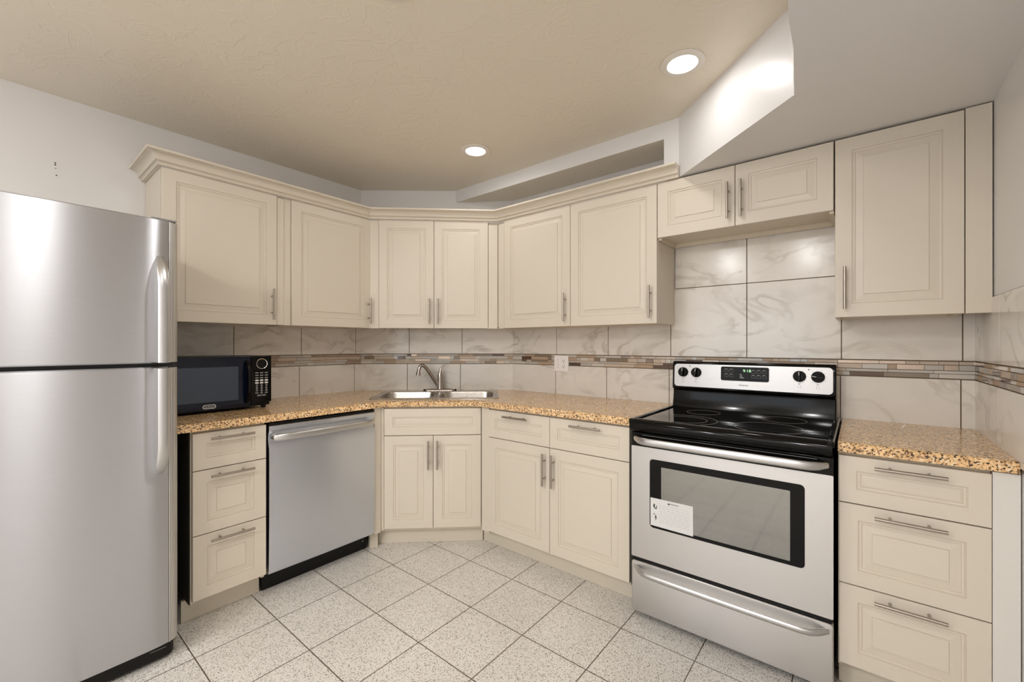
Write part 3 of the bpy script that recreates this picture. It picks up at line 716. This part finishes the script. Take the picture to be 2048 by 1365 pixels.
# cooktop
m = MB()
nose = [(.045, .866), (-.012, .866), (-.024, .874), (-.031, .888), (-.030, .904), (-.020, .917), (-.006, .9225), (.018, .9225), (.030, .9185), (.045, .917)]
m.loops([[(x, y, z) for y, z in nose] for x in (0.004, RWd-.004)])
fr = m.build('cooktop_frame', M['black_gloss'], t, auto=50)
MB().box(-.002, .022, -.026, .628, .900, .9235).build('cooktop_side_rail', M['black_gloss'], t, bevel=.006, segs=3)
MB().box(RWd-.022, RWd+.002, -.026, .628, .900, .9235).build('cooktop_side_rail', M['black_gloss'], t, bevel=.006, segs=3)
gl = MB().box(.021, RWd-.021, .040, .575, .9005, .9165).build('cooktop_glass', M['ceramic'], t, label='black ceramic cooking surface')
def ring(cx, cy, r, w_=.0022):
    n = 64; v = []
    for rr in (r-w_/2, r+w_/2):
        for z in (.9164, .9169): v += [(cx+rr*math.cos(2*math.pi*i/n), cy+rr*math.sin(2*math.pi*i/n), z) for i in range(n)]
    f = []
    for i in range(n):
        j = (i+1) % n; f += [(n+i, n+j, 3*n+j, 3*n+i), (i, j, n+j, n+i), (2*n+i, 2*n+j, 3*n+j, 3*n+i), (i, j, 2*n+j, 2*n+i)]
    MB().add(v, f).build('burner_ring', M['ring'], gl, label='pale printed burner ring')
ring(.530, .165, .128); ring(.200, .150, .134); ring(.200, .150, .092); ring(.555, .425, .09); ring(.205, .425, .078)
# oven door
od = MB().box(.003, RWd-.003, .004, .040, .284, .860).build('oven_door', M['black_gloss'], t, bevel=.004)
sk = MB(); o1 = rrect(.002, RWd-.002, .283, .7965, .004, 6); o2 = rrect(.088, .671, .437, .7465, .016, 6); n = len(o1)
v = [(x, 0, z) for x, z in o1] + [(x, 0, z) for x, z in o2] + [(x, .0045, z) for x, z in o1] + [(x, .0015, z) for x, z in o2]
f = [(i, (i+1) % n, n+(i+1) % n, n+i) for i in range(n)] + [(i, 2*n+i, 2*n+(i+1) % n, (i+1) % n) for i in range(n)] + [(n+i, n+(i+1) % n, 3*n+(i+1) % n, 3*n+i) for i in range(n)]
sk.add(v, f).build('steel_skin', M['steel_panel'], od, label='brushed steel door face')
ow = MB().loops([[(x, y, z) for x, z in rrect(.0885, .6705, .4375, .746, .0158, 6)] for y in (.0042, .0015)]).build('window_border', M['black_gloss'], od, label='black glass window border')
MB().loops([[(x, y, z) for x, z in rrect(.140, .625, .452, .716, .003, 2)] for y in (.0016, .0010)]).build('window_glass', M['oven_glass'], od, label='grey reflective oven glass')
lab = MB().loops([[(.092, y, .4475), (.277, y, .4455), (.276, y, .573), (.0915, y, .572)] for y in (.0012, .0003)]).build('warning_label', M['paper'], od, label='white paper warning label')
text('WARNING', .0085, 'label_heading', M['ink'], lab, (.196, .0003, .560))
MB().add([(.168, .0002, .5555), (.178, .0002, .5555), (.173, .0002, .565), (.168, .0004, .5555), (.178, .0004, .5555), (.173, .0004, .565)], [(0, 1, 2), (3, 4, 5), (0, 1, 4, 3), (1, 2, 5, 4), (2, 0, 3, 5)]).build('label_triangle', M['ink'], lab)
li_ = MB(); rr = random.Random(3)
for k in range(9):
    z = .545-.0095*k; x = .132
    while x < .262:
        L = rr.uniform(.006, .022); li_.box(x, min(x+L, .266), .0001, .0004, z, z+.0018); x += L+.004
li_.build('label_print', M['ink_soft'], lab)
ic = MB()
for a, b, c, d2 in ((.105, .112, .530, .546), (.110, .120, .525, .530), (.118, .121, .528, .541), (.106, .112, .499, .503), (.113, .118, .488, .497), (.112, .121, .484, .488), (.114, .117, .474, .484)):
    ic.box(a, b, .0001, .0004, c, d2)
ic.build('label_pictograms', M['ink'], lab)
def bow(x0, x1, z, out, parent, ra, rb, name='handle', mat_='steel_handle', sag=0.0):
    P = []; R = []
    for k in range(29):
        u = k/28; e = min(u, 1-u)/.10; y = -out*(min(1, e) if e < 1 else 1) if False else -out*math.sin(min(1, e)*math.pi/2) - .006*math.sin(u*math.pi)
        P.append((x0+(x1-x0)*u, y+.001, z-sag*math.sin(u*math.pi))); R.append((ra, rb) if 0 < k < 28 else (ra*.75, rb*.7))
    return MB().tube(P, R, 18, ref=(0, 0, 1)).build(name, M[mat_], parent)
bow(.018, .738, .831, .048, od, .0165, .0095)
# vent slots on the upper door edge
MB().box(.05, RWd-.05, .0020, .0045, .848, .8495).build('vent_slit', M['print_grey'], od)
# drawer
ds = MB(); o1 = rrect(.002, RWd-.002, .030, .264, .012, 5)
ds.loops([[(x, y, z) for x, z in q] for q, y in ((o1, .038), (o1, .003), (rrect(.004, RWd-.004, .032, .262, .011, 5), .0006), (rrect(.007, RWd-.007, .035, .259, .010, 5), 0))])
dw_ = ds.build('storage_drawer', M['steel_panel'], t, label='brushed steel lower drawer')
bow(.020, .740, .237, .050, dw_, .0125, .0095)
MB().box(.006, RWd-.006, .012, .041, .2655, .282).build('drawer_gap_strip', M['black'], t)
# backguard
bgm = MB(); prof_ = [(.574, .913), (.586, .960), (.590, 1.000), (.590, 1.012), (.574, 1.018), (.572, 1.028), (.580, 1.160), (.588, 1.172), (.640, 1.172), (.652, 1.16), (.652, .913)]
bgm.loops([[(x, y, z) for y, z in prof_] for x in (-.002, .745)])
bgd = bgm.build('backguard', M['black_gloss'], t, bevel=.006, segs=3)
MB().loops([[(x, y+yo, z) for (x, z) in rrect(.010, .733, 1.032, 1.157, .018, 6) for y in [.572+(z-1.028)/.132*.008]] for yo in (.002, -.002)]).build('control_panel', M['steel_dark'], bgd, label='brushed steel control panel')
def py(z): return .570+(z-1.028)/.132*.008
dsp = MB().loops([[(x, py(z)+yo, z) for x, z in rrect(.254, .476, 1.076, 1.149, .009, 5)] for yo in (.0008, -.0035)]).build('display_panel', M['display'], bgd, label='dark display panel with clock')
tl = math.pi/2
text('9:18', .022, 'clock_digits', M['clock'], dsp, (.378, py(1.128)-.0034, 1.128))
for x, z in ((.282, 1.128), (.306, 1.128), (.282, 1.102), (.306, 1.102), (.408, 1.125), (.432, 1.125), (.456, 1.125), (.408, 1.100), (.432, 1.100), (.456, 1.100)):
    q = MB(); a = rrect(x-.009, x+.009, z-.007, z+.007, .003, 3); b2 = rrect(x-.0083, x+.0083, z-.0063, z+.0063, .0026, 3); n = len(a)
    q.add([(xx, py(zz)-.0038, zz) for xx, zz in a] + [(xx, py(zz)-.0038, zz) for xx, zz in b2], [(i, (i+1) % n, n+(i+1) % n, n+i) for i in range(n)])
    q.box(x-.008, x+.004, py(z)-.0042, py(z)-.0036, z+.0075, z+.010)
    q.build('touch_key', M['print_grey'], dsp)
q = MB()
for k, L in enumerate((.008, .012, .019)): q.box(.345, .345+L, py(1.10)-.0042, py(1.10)-.0036, 1.109-.0085*k, 1.1115-.0085*k)
q.build('indicator_lettering', M['print_white'], dsp)
text('FRIGIDAIRE', .0088, 'brand_lettering', M['ink'], bgd, (.362, py(1.054)-.0006, 1.0535))
for kx_, rot in ((.058, 8), (.128, 8), (.603, 0), (.676, -80)):
    zc = 1.112; yb = py(zc)
    kb = MB().lathe((kx_, yb, zc), [(.027, .001), (.027, -.004), (.0255, -.011), (.024, -.013)], 28, 'y').build('knob', M['black_gloss'], bgd, label='black control knob')
    a = math.radians(rot); ca, sa = math.cos(a), math.sin(a)
    g_ = MB().box(-.0058, .0058, -.030, -.012, -.0235, .0235); g_.v = [(kx_+x*ca+z*sa, yb+y, zc-x*sa+z*ca) for x, y, z in g_.v]
    g_.build('grip', M['black'], kb, bevel=.003)
    p_ = MB().box(-.0012, .0012, -.0308, -.0298, .006, .022); p_.v = [(kx_+x*ca+z*sa, yb+y, zc-x*sa+z*ca) for x, y, z in p_.v]
    p_.build('pointer', M['print_white'], kb, label='white pointer mark')
    tk = MB()
    for k in range(9):
        an = math.radians(-40+k*32.5); tx, tz = kx_+.033*math.sin(an), zc+.033*math.cos(an)
        tk.box(tx-.001, tx+.001, py(tz)-.0006, py(tz)+.0004, tz-.001, tz+.001)
    tk.box(kx_-.004, kx_+.004, py(zc-.037)-.0006, py(zc-.037), zc-.0385, zc-.0362)
    tk.build('dial_marks', M['ink'], bgd)
    q = MB()
    zz = zc-.052
    for (dx, dz) in ((-.005, -.003), (.005, -.003), (-.005, .004), (.005, .004)):
        q.box(kx_+dx-.0012, kx_+dx+.0012, py(zz)-.0006, py(zz)+.0003, zz+dz-.0012, zz+dz+.0012)
    q.build('burner_symbol', M['ink'], bgd)
for x in (.094, .640): MB().lathe((x, py(1.145), 1.1455), [(.003, 0), (.003, -.0015)], 12, 'y').build('indicator_light', M['ink'], bgd)

# ------------------------------------------------------------------ scraps on the right worktop
labs = ['white scrap nearest the stove on the right countertop', 'flat clear scrap in the middle of the right countertop', 'curled white scrap in the middle of the right countertop', 'pale scrap nearest the right wall on the countertop']
for (x, y, L, rz), lb in zip(((2.944+.02, -.252, .018, .3), (3.112, -.186, .020, -.4), (3.140, -.150, .016, 1.0), (3.267, -.191, .018, .2)), labs):
    P = [(-L/2, 0, .0016), (-L/4, .002, .0022), (0, .003, .004 if 'curled' in lb else .0024), (L/4, .002, .008 if 'curled' in lb else .002), (L/2, 0, .012 if 'curled' in lb else .0016)]
    o = MB().tube(P, [(.0010, .002), (.0010, .004), (.0010, .0045), (.0010, .004), (.0010, .002)], 8, ref=(0, 0, 1)).build('plastic_scrap', M['scrap'])
    o.location = (x, y, ZT); o.rotation_euler = (0, 0, rz); o['label'] = lb; o['category'] = 'scrap'; o['group'] = 'scraps on the right countertop'
